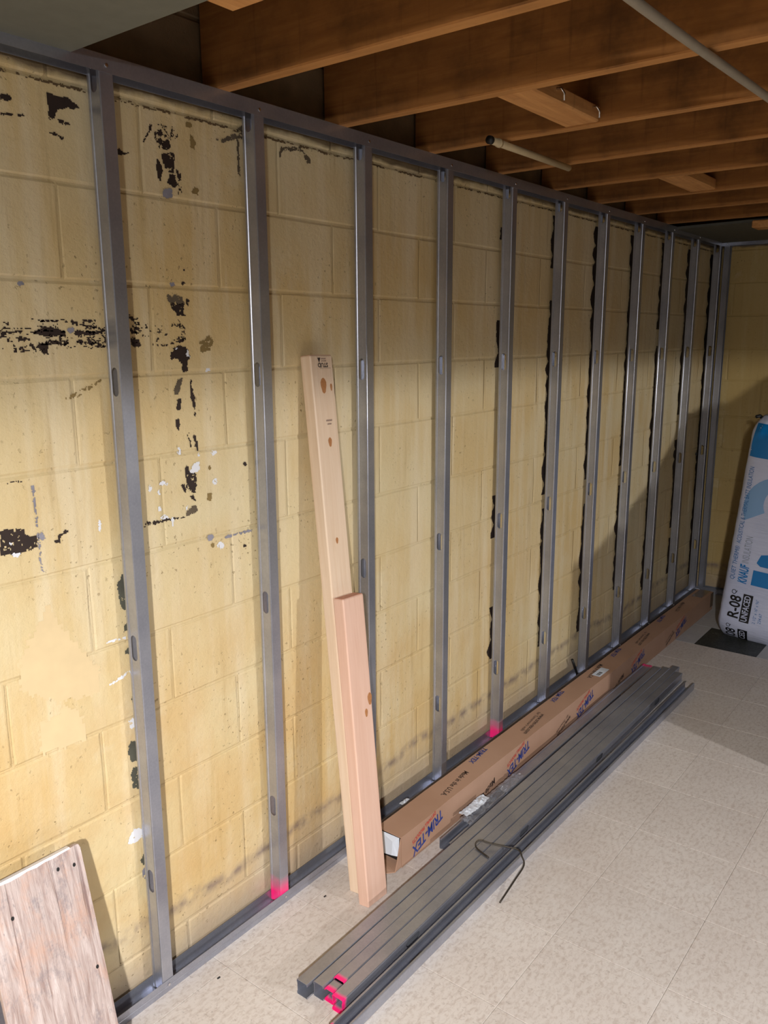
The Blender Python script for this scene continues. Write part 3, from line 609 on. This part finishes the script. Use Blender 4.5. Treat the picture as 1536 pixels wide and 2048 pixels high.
# ================================================================= RESIDUE ON THE BLOCK WALL (mastic, mortar, plaster)
PCOL = {'k': ('mastic_residue', plain('dark_mastic', srgb(44, 30, 25), .7, noise=.2)), 'o': ('stain', plain('olive_stain', srgb(134, 112, 68), .7, noise=.12)),
        'w': ('plaster_dab', plain('white_plaster', srgb(226, 228, 236), .8)), 'g': ('mortar_smear', plain('grey_smear', srgb(96, 84, 68), .8, noise=.25)),
        'b': ('cement_chip', plain('blue_grey_cement', srgb(136, 134, 146), .8, noise=.2)), 's': ('adhesive_pad', plain('grey_green_adhesive', srgb(84, 84, 74), .8, noise=.2)),
        'c': ('hairline_crack', plain('dirty_crack', srgb(98, 78, 52), .8)),
        'f': ('worn_paint', plain('worn_pale_paint', srgb(221, 198, 156), .6, noise=.03))}
def inside(px, pz, poly):
    c = np.zeros(px.shape, bool); n = len(poly)
    for i in range(n):
        x1, z1 = poly[i]; x2, z2 = poly[(i+1) % n]
        if z1 == z2: continue
        cond = ((z1 > pz) != (z2 > pz)) & (px < (x2-x1)*(pz-z1)/(z2-z1)+x1); c ^= cond
    return c
def patch_cells(poly, dens, st, step, amp):
    P = np.array(poly); x0, z0 = P.min(0)-.006; x1, z1 = P.max(0)+.006
    gx, gz = np.meshgrid(np.arange(x0, x1, step), np.arange(z0, z1, step))
    dx = amp*((vnoise(gx*150, gz*150)-.5)*2 + (vnoise(gx*400+9, gz*400)-.5)); dz = amp*((vnoise(gx*150+50, gz*150+20)-.5)*2 + (vnoise(gx*400, gz*400+70)-.5))
    m = inside(gx+dx, gz+dz, poly)
    if dens < 1:
        wa, wb, wc = (.55, .3, .15) if dens > .45 else (.34, .40, .26)
        a = wa*vnoise(gx*130/st+7, gz*130+3) + wb*vnoise(gx*290/st, gz*290) + wc*vnoise(gx*600/st, gz*600)
        inn = a[m]
        if inn.size: m &= a < np.quantile(inn, dens)
    return gx[m], gz[m]
for xa in np.arange(.1, 4.5, .4):
    PATCHES.append(('c', .6, 3, [(xa, 2.0445), (xa+.4, 2.0445), (xa+.4, 2.0495), (xa, 2.0495)]))
acc = {}
for mt, dens, st, poly in PATCHES:
    big = mt == 'f'
    xs_, zs_ = patch_cells(poly, dens, st, .006 if big else .0022, .006 if big else .0022)
    acc.setdefault(mt, []).append((xs_, zs_, .006 if big else .0022))
# scalloped dark bead beside each far upright
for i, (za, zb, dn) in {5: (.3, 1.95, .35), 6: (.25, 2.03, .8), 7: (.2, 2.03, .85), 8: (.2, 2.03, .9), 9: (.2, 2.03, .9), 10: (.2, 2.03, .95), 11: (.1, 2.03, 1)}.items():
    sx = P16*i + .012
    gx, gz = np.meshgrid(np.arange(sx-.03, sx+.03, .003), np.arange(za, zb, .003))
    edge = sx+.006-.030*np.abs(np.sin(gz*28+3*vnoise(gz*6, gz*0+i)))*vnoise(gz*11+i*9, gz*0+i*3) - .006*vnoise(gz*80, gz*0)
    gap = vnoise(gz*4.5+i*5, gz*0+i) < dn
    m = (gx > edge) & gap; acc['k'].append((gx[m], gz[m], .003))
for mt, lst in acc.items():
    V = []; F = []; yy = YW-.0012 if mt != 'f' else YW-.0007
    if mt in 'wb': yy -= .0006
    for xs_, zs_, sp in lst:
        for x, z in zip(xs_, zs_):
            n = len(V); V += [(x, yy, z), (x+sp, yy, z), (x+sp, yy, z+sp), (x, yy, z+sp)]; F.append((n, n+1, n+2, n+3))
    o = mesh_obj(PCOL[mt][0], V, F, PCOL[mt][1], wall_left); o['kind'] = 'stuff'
boxo('spacer', 4.46, 4.478, .044, .0548, .86, .875, M_BLACK, wall_left)

# ================================================================= LUMBER
def lumber(name, foot, top, w, t, L, label, mat, knots=(), bands=(), chamfer=False):
    """Leaning board; foot and top are the front left corners of the wide face."""
    f = Vector(foot); ax = (Vector(top)-f).normalized(); wx = Vector((1, 0, 0)); wx = (wx-ax*wx.dot(ax)).normalized(); ny = ax.cross(wx)  # towards the wall
    M = Matrix((wx, ny, ax)).transposed().to_4x4(); M.translation = f
    root = tag(empty(name), label, 'lumber'); root.matrix_world = M
    o = boxo('board', 0, w, 0, t, 0, L, mat, root, .0045, 3)
    boxo('end_grain', .003, w-.003, .003, t-.003, L-.0005, L+.0006, M_ENDGRAIN, root)
    for u, h, rx, rz in knots:
        V = [(u, -.0007, h)]; n = 14
        for k in range(n):
            a = 2*PI*k/n; V.append((u+rx*math.cos(a)*(1+.15*math.sin(3*a)), -.0005, h+rz*math.sin(a)))
        mesh_obj('knot', V, [(0, 1+k, 1+(k+1) % n) for k in range(n)], M_KNOT, root)
    return root
LONG = lumber('lumber_board', (.979, -.150, .002), (1.000, .0145, 1.526), .087, .038, 1.533,
              'longer pale fir two-by-four leaning on the block wall behind the shorter one', M_STUDWOOD,
              ((.042, 1.452, .011, .021), (.072, 1.447, .004, .010), (.048, 1.30, .007, .013), (.040, 1.03, .005, .009)))
SHORT = lumber('lumber_board', (.950, -.207, .002), (.986, -.0985, .880), .087, .037, .884,
               'shorter pinkish fir two-by-four leaning in front of the longer one', M_STUDWOOD2, ((.077, .585, .009, .018), (.058, .55, .006, .012)))
def text_mesh(body, size, bold=0., shear=0., align='CENTER', sx=1., space=1.):
    cu = bpy.data.curves.new('txt', 'FONT'); cu.body = body; cu.size = size; cu.shear = shear; cu.offset = bold
    cu.align_x = align; cu.align_y = 'CENTER'; cu.space_character = space; cu.resolution_u = 3
    o = bpy.data.objects.new('txt', cu); COL.objects.link(o)
    dg = bpy.context.evaluated_depsgraph_get(); me = bpy.data.meshes.new_from_object(o.evaluated_get(dg))
    bpy.data.objects.remove(o); bpy.data.curves.remove(cu)
    me.transform(Matrix.Diagonal((sx, 1, 1, 1))); return me
def put_text(name, body, size, mat, parent, origin, xdir, ydir, fit=None, **k):
    me = text_mesh(body, size, **k)
    if fit:
        vx = [v.co.x for v in me.vertices]; me.transform(Matrix.Translation((-(max(vx)+min(vx))/2, 0, 0))); me.transform(Matrix.Diagonal((fit/(max(vx)-min(vx)), 1, 1, 1)))
    me.materials.clear(); me.materials.append(mat)
    x = Vector(xdir).normalized(); y = Vector(ydir).normalized(); z = x.cross(y)
    M = Matrix((x, y, z)).transposed().to_4x4(); M.translation = Vector(origin)
    me.transform(M); me.name = name
    o = bpy.data.objects.new(name, me); link(o, parent); return o
# mill stamps on the long board (upside down, faint)
put_text('mill_stamp', 'STUD', .016, M_INK, LONG, (.046, -.0009, 1.507), (-1, 0, 0), (0, 0, -1), bold=.0004)
# the smaller stamped lines are smudged beyond reading: rows of ink dabs
for z, u0, n_, w_, h_ in ((1.5215, .040, 4, .0042, .0035), (1.516, .041, 4, .0042, .0030), (1.4975, .034, 9, .0040, .0014), (1.356, .040, 6, .0032, .0052), (1.347, .044, 4, .0032, .0042)):
    V = []; F = []
    for k in range(n_):
        u = u0+k*(w_+.0008); q_ = len(V)
        V += [(u, -.0009, z), (u+w_*.85, -.0009, z+.0004*(k % 2)), (u+w_*.8, -.0009, z+h_), (u+.0003, -.0009, z+h_*(.8+.2*(k % 2)))]; F.append((q_, q_+1, q_+2, q_+3))
    mesh_obj('mill_stamp', V, F, M_INK_PALE, LONG)
mesh_obj('mill_stamp', [(.026, -.0009, 1.526), (.038, -.0009, 1.526), (.032, -.0009, 1.512)], [(0, 2, 1)], M_INK, LONG)

# plywood offcut leaning on the first upright
ply = tag(empty('plywood_offcut', (0, 0, 0)), 'weathered pinkish plywood offcut leaning on the studs at lower left', 'plywood')
f = Vector((-.002, -.137, .003)); ax = (Vector((-.002+.004, -.0125, .524))-f).normalized()
wx = Vector((1, 0, 0)); wx = (wx-ax*wx.dot(ax)).normalized(); ny = ax.cross(wx)
Mx = Matrix((wx, ny, ax)).transposed().to_4x4(); Mx.translation = f; ply.matrix_world = Mx
rr = random.Random(5); PLh = .536; out = [(0, 0), (.214, 0)]
out += [(.214+rr.uniform(-.0012, .0012), PLh*k/9) for k in range(1, 7)] + [(.214, PLh-.010), (.211, PLh-.001), (.204, PLh)]
out += [(.204*k/10, PLh+rr.uniform(-.0012, .0012)) for k in range(9, -1, -1)]
n = len(out); V = [(x, 0, z) for x, z in out] + [(x, .0115, z) for x, z in out]
mesh_obj('board', V, [tuple(range(n)), tuple(range(2*n-1, n-1, -1))] + [((i+1) % n, i, n+i, n+(i+1) % n) for i in range(n)], M_PLY, ply)
xs_ = [.004+.0187*k for k in range(11)]; V = []; F = []
for k, x in enumerate(xs_):
    a = rr.uniform(.002, .0055); V += [(x, -.0006, PLh-a), (x, -.0006, PLh+.0022), (x, .0118, PLh+.0022), (x, .0118, PLh-.003)]
for k in range(10):
    for j in range(3): F.append((k*4+j, (k+1)*4+j, (k+1)*4+j+1, k*4+j+1))
e = mesh_obj('painted_edge', V, F, M_WHITEPAINT, ply); e['label'] = 'white painted top edge'
for x, z in ((.193, .498), (.158, .506), (.196, .27), (.05, .46)):
    V = [(x+.0035*math.cos(2*PI*k/8), -.0005, z+.0045*math.sin(2*PI*k/8)) for k in range(8)]
    mesh_obj('nail_hole', V, [tuple(range(8))], M_BLACK, ply)

# ================================================================= LONG CARTON ON THE FLOOR
BX, BL, BW, BH = 1.150, 3.045, .093, .104
carton = tag(empty('trim_carton', (BX, -.172, .001), (0, 0, -.0052)), 'long narrow brown cardboard carton lying on the floor along the stud wall', 'box')
def wavy_box(name, x0, x1, y0, y1, z0, z1, mat, parent, amp=.0015, n=24):
    V = []; F = []; q = random.Random(name + str(y0))
    for i in range(n+1):
        x = x0+(x1-x0)*i/n; d = [q.uniform(-amp, amp) for _ in range(4)]
        V += [(x, y0, z0), (x, y1, z0), (x, y1+d[0]*.3, z1+d[1]), (x, y0+d[2]*.3, z1+d[1])]
    for i in range(n):
        for j in range(4): F.append((i*4+j, i*4+(j+1) % 4, (i+1)*4+(j+1) % 4, (i+1)*4+j)[::-1])
    F += [(0, 1, 2, 3), (n*4+3, n*4+2, n*4+1, n*4)]
    return mesh_obj(name, V, F, mat, parent)
th = .003
wavy_box('front_panel', 0.004, BL, 0, th, 0, BH-.001, M_CARD, carton, .0006)
wavy_box('back_panel', 0, BL, BW-th, BW, 0, BH-.001, M_CARD, carton, .0006)
wavy_box('top_panel', 0.0, BL, 0, BW, BH-th, BH, M_CARD, carton, .001)
wavy_box('bottom_panel', 0, BL, th, BW-th, 0, th, M_CARD, carton, .0)
boxo('end_panel', BL-.003, BL, .001, BW-.001, .001, BH-.003, M_CARD, carton)
# torn flap hanging out of the open near end
V = [(0, .003, .003), (0, BW-.003, .003), (-.030, .000, .0035), (-.052, .022, .002), (-.046, .045, .001), (-.030, BW-.012, .002)]
solid(mesh_obj('torn_flap', V, [(0, 1, 5, 4, 3, 2)], M_CARD, carton), .0025)['label'] = 'torn bottom flap at the open end'
V = [(0, .0015, .004), (0, .0015, .10), (-.013, -.004, .085), (-.022, -.003, .04), (-.030, .000, .004)]
solid(mesh_obj('torn_flap', V, [(0, 1, 2, 3, 4)], M_CARD, carton), .0025)
V = [(.004, .012, .032), (.004, BW-.006, .028), (.004, BW-.006, .094), (.004, .010, .096), (-.008, .03, .036), (-.006, .06, .03), (-.004, .03, .08)]
mesh_obj('packing_paper', V, [(0, 4, 6, 3), (4, 5, 6), (5, 1, 2, 6), (6, 2, 3)], M_PAPER, carton)['label'] = 'crumpled white paper stuffed in the open end'
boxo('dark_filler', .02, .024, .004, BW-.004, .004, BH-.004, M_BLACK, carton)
boxo('tape_strip', BL-.16, BL+.0006, .018, BW-.018, BH+.0012, BH+.0018, M_TAPE, carton)
boxo('tape_strip', BL-.05, BL+.0012, -.0012, -.0006, .02, BH, M_TAPE, carton)
lb = boxo('shipping_label', 1.480, 1.583, .018, .056, BH+.0014, BH+.0020, M_PAPER, carton); lb['label'] = 'white shipping label on the top'
for k in range(7):
    boxo('label_bar', 1.49+.0065*k, 1.4925+.0065*k+.0012*(k % 3), .026, .042, BH+.0020, BH+.0023, M_INK, lb)
a = math.radians(19)
fx, fy = (-math.cos(a), 0, -math.sin(a)), (math.sin(a), 0, -math.cos(a))
yf = -.0014
def on_front(name, body, size, mat, x, z, **k): return put_text(name, body, size, mat, carton, (x, yf, z), fx, fy, **k)
for x in (.135, .715, 1.290, 1.880, 2.490):
    on_front('logo_print', 'TRIM-TEX', .050, M_BLUE, x, .0505, bold=.0010, shear=.3, fit=.172)
    on_front('red_print', 'DRYWALL PRODUCTS', .0185, M_RED, x-.016, .0775, bold=.0004, shear=.2, fit=.132)
for x in (.505, 1.665): on_front('black_print', 'Made in', .032, M_BLKPRINT, x, .028, bold=.0006, shear=.25, fit=.098)
for x in (1.095, 2.33):
    on_front('black_print', 'www.trim-tex', .025, M_BLKPRINT, x-.003, .030, bold=.0004, shear=.25, fit=.125)
    on_front('black_print', 'for Tomorrow', .018, M_BLKPRINT, x-.016, .046, shear=.2, fit=.11)
b_ = math.radians(8); tx, ty = (-math.cos(b_), -math.sin(b_)*.8, 0), (math.sin(b_)*.8, -math.cos(b_), 0)
def on_top(name, body, size, mat, x, y, **k): return put_text(name, body, size, mat, carton, (x, y, BH+.0013), tx, ty, **k)
for x in (.355, 1.53, 2.65): on_top('black_print', 'Made in the U.S.A.', .027, M_BLKPRINT, x, .040 if x < 1.5 else .062, bold=.0004, shear=.2, fit=.178)
for x in (.905, 2.05):
    on_top('black_print', 'www.trim-tex.com', .025, M_BLKPRINT, x, .034, bold=.0003, shear=.2, fit=.19)
    on_top('black_print', "for Tomorrow's walls", .019, M_BLKPRINT, x+.01, .055, shear=.2, fit=.185)
for x in (.565, 1.19, 1.80, 2.40): 
    on_top('logo_print', 'TRIM-TEX', .028, M_BLUE, x, .078, bold=.0006, shear=.25)

# ================================================================= LOOSE STUDS ON THE FLOOR
def loose(label, x0, L, y, z, rot, mat=M_METAL, holes=None, web=.0405, fl=.0315, yaw=0., name='loose_stud', lip=.006):
    """rot: 'side' web standing towards the room (-y), flanges to +y; 'up' web on the floor, open upwards; 'down' web on top."""
    hs = holes if holes is not None else [h for h in (.30, .889, 1.478, 2.066) if h < L-.05]
    me = stud_mesh(name, L, mat, web=web, fl=fl, holes=hs, lip=lip)
    # local stud: z length, y web, x flange  ->  local mesh: x length
    if rot == 'side': A = Matrix(((0, 0, 1), (1, 0, 0), (0, 1, 0)))       # len->x, flange x->y, web y->z
    elif rot == 'wall': A = Matrix(((0, 0, 1), (-1, 0, 0), (0, 1, 0)))    # web towards the wall, open towards the room
    elif rot == 'up': A = Matrix(((0, 0, 1), (0, 1, 0), (1, 0, 0)))       # web y->y, flange x->z
    else: A = Matrix(((0, 0, 1), (0, 1, 0), (-1, 0, 0)))                  # web y->y, flange x->-z
    me.transform(A.to_4x4())
    o = bpy.data.objects.new(name, me); link(o); o.location = (x0, y, z); o.rotation_euler = (0, 0, yaw); thick(o)
    return tag(o, label, 'stud', 'loose steel studs on the floor')
zp = .0008
loose('loose steel stud on edge at the wall side of the pile', .608, 2.44, -.2570, zp, 'wall', fl=.0335)
loose('loose steel stud on edge, second from the wall in the pile', .628, 2.44, -.2940, zp, 'wall', fl=.0305)
loose('pink-ended steel stud on edge with its end set back in the pile', .668, 2.44, -.3560, zp+.0004, 'side', M_METAL_PX, fl=.0305)
loose('pink-ended steel stud on edge at the room side of the pile', .623, 2.42, -.3905, zp, 'side', M_METAL_PX, fl=.0325, holes=[.287, .897, 1.486, 2.096])
loose('pink painted stud end showing low inside the pile', .632, .034, -.3535, .0026, 'side', M_METAL_PX, fl=.0270, web=.034, holes=[])
loose('single steel stud lying open side up nearest the room', .555, 2.43, -.4445, .0008, 'up', M_METAL_PX, yaw=-.0080, holes=[.325, .93, 1.52, 2.125])
loose('open steel stud half covered by plastic film beside the carton', 1.305, 1.40, -.2480, .0008, 'up', yaw=.012, holes=[])
loose('flat-lying shallow steel channel with pink far end beside the carton', 1.66, 1.395, -.2465, .0382, 'down', M_METAL_PE, web=.0430, fl=.0045, lip=.0003, yaw=.002, holes=[])

# bent tie wire over the pile
wp = [(1.301, -.386, .0445), (1.318, -.334, .046), (1.330, -.326, .056), (1.340, -.337, .060), (1.349, -.361, .056), (1.377, -.416, .050), (1.385, -.442, .047), (1.372, -.460, .040), (1.355, -.476, .026), (1.29, -.480, .014), (1.195, -.487, .003)]
tag(tube('tie_wire', catmull(wp, 6), .0025, M_WIRE, None, 7), 'bent dark tie wire lying across the steel stud pile', 'wire')

# crumpled clear film and white paper on the open stud
def crumple(name, mat, x0, x1, yfun, nx, ny, amp, seed, z0, label, cat, smooth=False):
    q = random.Random(seed); V = []; F = []
    for i in range(nx+1):
        u = i/nx; x = x0+(x1-x0)*u
        for j in range(ny+1):
            w = j/ny; y0, y1 = yfun(u)
            e = math.sin(PI*w)*.8+.2
            V.append((x+q.uniform(-1, 1)*(x1-x0)/nx*.3, y0+(y1-y0)*w+q.uniform(-1, 1)*.002, z0+abs(q.gauss(0, amp))*e))
    for i in range(nx):
        for j in range(ny): F.append((i*(ny+1)+j, (i+1)*(ny+1)+j, (i+1)*(ny+1)+j+1, i*(ny+1)+j+1))
    o = mesh_obj(name, V, F, mat, smooth=smooth); return tag(o, label, cat)
crumple('plastic_film', M_FILM, 1.42, 1.79, lambda u: (-.247+.004*u, -.203), 40, 8, .0055, 4, .0395, 'crumpled clear plastic film lying in an open stud beside the carton', 'film')
crumple('paper_sheet', M_PAPER, 1.435, 1.575, lambda u: (-.226-.006*math.sin(PI*u), -.194), 16, 5, .003, 9, .0520, 'crumpled white paper tucked in plastic film beside the carton', 'paper')
crumple('paper_scrap', M_PAPER, 1.385, 1.43, lambda u: (-.002, .012), 6, 2, .002, 2, .0335, 'torn white scrap on the bottom track behind the carton', 'paper')
tag(tube('plastic_peg', [(2.745, .022, .104), (2.775, .020, .055), (2.804, .018, .004)], .006, M_BLACK, None, 6), 'thin black stick standing in the bottom track beside a stud', 'stick')
for nm, x, y in (('debris_chip', .524, -.066), ('debris_chip', .916, -.073)):
    V = [(-.005, -.002, 0), (.004, -.003, 0), (.006, .002, 0), (-.003, .003, 0), (0, 0, .003)]
    tag(mesh_obj(nm, V, [(3, 2, 1, 0), (0, 1, 4), (1, 2, 4), (2, 3, 4), (3, 0, 4)], M_BLACK, loc=(x, y, .0003)),
        'tiny dark chip on the floor near the second stud' if x < .7 else 'tiny dark chip on the floor beside the two leaning boards', 'debris')

# ================================================================= OVERHEAD CABLE AND PIPE
cp = [(.30, -.900, 2.0965), (.76, -.912, 2.096), (1.035, -.922, 2.096), (1.495, -.943, 2.0965), (1.95, -.965, 2.0965), (2.6, -1.0, 2.0965)]
tag(tube('cable', catmull(cp, 8), .0088, M_CABLE, None, 10), 'thick grey cable strung under the joists at upper right', 'cable')
pp = tag(empty('pipe_stub', (1.445, -.255, 2.092)), 'short cream plastic pipe with a black open end under the joists', 'pipe')
tube('pipe', [(.0, 0, 0), (.2, 0, 0), (.485, 0, 0)], .0098, M_PVC, pp, 12)
tube('collar', [(.040, 0, 0), (.052, 0, 0)], .0118, M_PVC, pp, 12)
tube('black_end', [(-.008, 0, 0), (.004, 0, 0)], .0112, M_BLACK, pp, 12)

# ================================================================= INSULATION BAG
bag = tag(empty('insulation_bag', (3.72, -.325, .0), (math.radians(5.0), 0, 0)), 'white plastic bag of insulation with blue print standing at right edge', 'bag')
BWd, BDp, BHt = .60, .36, 1.185
def bag_shape(nu=56, nv=46):
    V = []; F = []; q = np.random.RandomState(2)
    for j in range(nv+1):
        t = j/nv; z = BHt*t
        e = min(t, 1-t)*BHt; pin = 1-.10*max(0, 1-e/.10)**2; dpin = 1-.45*max(0, 1-e/.13)**2
        for i in range(nu):
            a = 2*PI*i/nu; c, s = math.cos(a), math.sin(a); p = .32
            x = BDp/2*math.copysign(abs(c)**p, c)*dpin; y = BWd/2*math.copysign(abs(s)**p, s)*pin
            w = .004*(vnoise(np.array([i*.45]), np.array([j*.8]))[0]-.5)+.006*max(0, 1-e/.2)*(vnoise(np.array([i*1.1+9]), np.array([j*.3]))[0]-.5)*2
            x += math.copysign(w, c)*1.5; y += math.copysign(w, s)
            zz = z + (.012*(vnoise(np.array([i*.9]), np.array([3.]))[0]) if j == 0 else 0)
            V.append((BDp/2+x, -BWd/2+y, max(zz, .001)))
    for j in range(nv):
        for i in range(nu):
            F.append((j*nu+i, j*nu+(i+1) % nu, (j+1)*nu+(i+1) % nu, (j+1)*nu+i))
    F.append(tuple(range(nu-1, -1, -1))); F.append(tuple(range(nv*nu, (nv+1)*nu)))
    return V, F
bv, bf = bag_shape()
body = mesh_obj('bag_body', bv, bf, M_BAG, bag, smooth=True)
bvh = BVHTree.FromPolygons([Vector(v) for v in bv], bf)
def wrap(me, off=.0016):
    bm = bmesh.new(); bm.from_mesh(me)
    bmesh.ops.triangulate(bm, faces=bm.faces[:])
    for _ in range(5):
        ed = [e for e in bm.edges if e.calc_length() > .02]
        if not ed: break
        bmesh.ops.subdivide_edges(bm, edges=ed, cuts=1)
        bmesh.ops.triangulate(bm, faces=bm.faces[:])
    for v in bm.verts:
        hit = bvh.ray_cast(Vector((-.3, v.co.y, v.co.z)), Vector((1, 0, 0)))
        v.co.x = (hit[0].x if hit[0] else .05) - off - .0012
    bm.to_mesh(me); bm.free()
    for p in me.polygons: p.use_smooth = True
def bag_text(name, body_, size, mat, y, z, off=.0016, **k):
    # reads upwards along the bag: text x -> +z, text y -> +y  (seen from -x, left is +y)
    o = put_text(name, body_, size, mat, bag, (0, y, z), (0, 0, 1), (0, 1, 0), **k); wrap(o.data, off); return o
def bag_panel(name, pts, mat, off=.0010):
    me = bpy.data.meshes.new(name); me.from_pydata([(0, y, z) for y, z in pts], [], [tuple(range(len(pts)))]); me.materials.append(mat)
    o = bpy.data.objects.new(name, me); link(o, bag); wrap(me, off); return o
bag_panel('blue_panel', [(-.022, 1.150), (-.018, .985), (-.30, .985), (-.56, .985), (-.56, 1.150), (-.3, 1.150)], M_BAGBLUE)
arc = [(-.20+.165*math.cos(t), .74+.165*math.sin(t)) for t in np.linspace(-.5, 3.64-.5+1.2, 26)]
arc2 = [(-.235+.105*math.cos(t), .765+.100*math.sin(t)) for t in np.linspace(3.64-.5+1.2, -.5, 26)]
for k in range(25):
    a_, b2_ = arc[k], arc[k+1]; c_, d_ = arc2[24-k], arc2[25-k]
    if k == 0: SW = []
    SW.append([a_, b2_, c_, d_])
V = []; F = []
for k in range(26): V += [(0, *arc[k]), (0, *arc2[25-k])]
for k in range(25): F.append((2*k, 2*k+2, 2*k+3, 2*k+1))
me = bpy.data.meshes.new('swirl_print'); me.from_pydata(V, [], F); me.materials.append(M_BAGLIGHT); o = bpy.data.objects.new('swirl_print', me); link(o, bag); wrap(me, .0010)
bag_text('blue_print', 'QUIET THERM\u00ae', .034, M_BAGTXT, -.046, .430, fit=.180, off=.0020)
bag_text('blue_print', 'ACOUSTICAL & THERMAL BATT INSULATION', .034, M_BAGTXT, -.046, .735, fit=.400, off=.0020)
bag_text('logo_print', 'KNAUF', .062, M_BAGBLUE, -.100, .383, bold=.0018, shear=.2, fit=.100, off=.0022)
bag_text('grey_print', 'INSULATION', .050, M_BAGGREY, -.098, .512, fit=.142, off=.0022)
bag_panel('blue_rectangle', [(-.142, .335), (-.142, .415), (-.23, .415), (-.23, .335)], M_BAGBLUE)
bag_panel('blue_rectangle', [(-.150, .455), (-.165, .500), (-.24, .520), (-.24, .440), (-.17, .440)], M_BAGBLUE)
bag_text('black_print', 'R-08', .078, M_BAGBLACK, -.086, .200, bold=.0016, fit=.120, off=.0022)
bag_text('black_print', 'Q', .034, M_BAGBLACK, -.070, .278, off=.0022)
bag_panel('black_panel', [(-.118, .128), (-.118, .280), (-.166, .280), (-.166, .128)], M_BAGBLACK, .0018)
bag_text('white_print', 'UNFACED', .043, M_BAG, -.142, .204, bold=.0008, fit=.138, off=.0034)
bag_text('black_print', '2 1/2" x 16" x 96"', .021, M_BAGTXT, -.190, .20, fit=.13)
bag_text('black_print', '234.67', .021, M_BAGTXT, -.216, .17, fit=.055)
bag_text('black_print', '08', .070, M_BAGBLACK, -.083, .047, bold=.0012, fit=.052, off=.003)
bag_text('black_print', 'Q', .030, M_BAGBLACK, -.068, .090, off=.003)
bag_panel('black_panel', [(-.118, .014), (-.118, .084), (-.166, .084), (-.166, .014)], M_BAGBLACK, .0024)
bag_text('white_print', 'CED', .040, M_BAG, -.142, .050, bold=.0006, fit=.058, off=.0040)
tube('seal_tail', [(.12, -.03, BHt-.02), (.10, -.015, BHt-.004), (.085, -.002, BHt-.010)], .009, M_BLACK, bag, 6)

# ================================================================= ADDED OUTSIDE THE FRAME: made-up sheet and carton to throw the slanted wall shadow
ca = tag(empty('carton', (3.4, -1.36, .001)), 'added unseen carton propping the shadow-casting sheet', 'box')
boxo('body', -.45, .45, -.2, .2, 0, .78, M_CARD, ca, .004); boxo('tape_strip', -.45, .45, -.03, .03, .7805, .7812, M_TAPE, ca)
out = [(2.404, 0.002), (4.4, 0.002), (4.4, 1.46), (3.871, 1.385), (3.811, 1.331), (3.746, 1.27), (3.442, 1.235), (3.279, 1.136), (3.079, 1.015), (2.781, 0.901), (2.589, 0.839), (2.404, 0.83)]  # added blocker, outline traced back from the far-wall shadow to the lamp
n = len(out); dy = lambda z: -1.10 - .03*z/1.4
V = [(x, dy(z), z) for x, z in out] + [(x, dy(z)-.0127, z) for x, z in out]
tag(mesh_obj('shadow_blocker_sheet', V, [tuple(range(n-1, -1, -1)), tuple(range(n, 2*n))] + [(i, (i+1) % n, n+(i+1) % n, n+i) for i in range(n)], M_DRYWALL),
    'added unseen sheet cut to cast the slanted far-wall shadow', 'drywall')
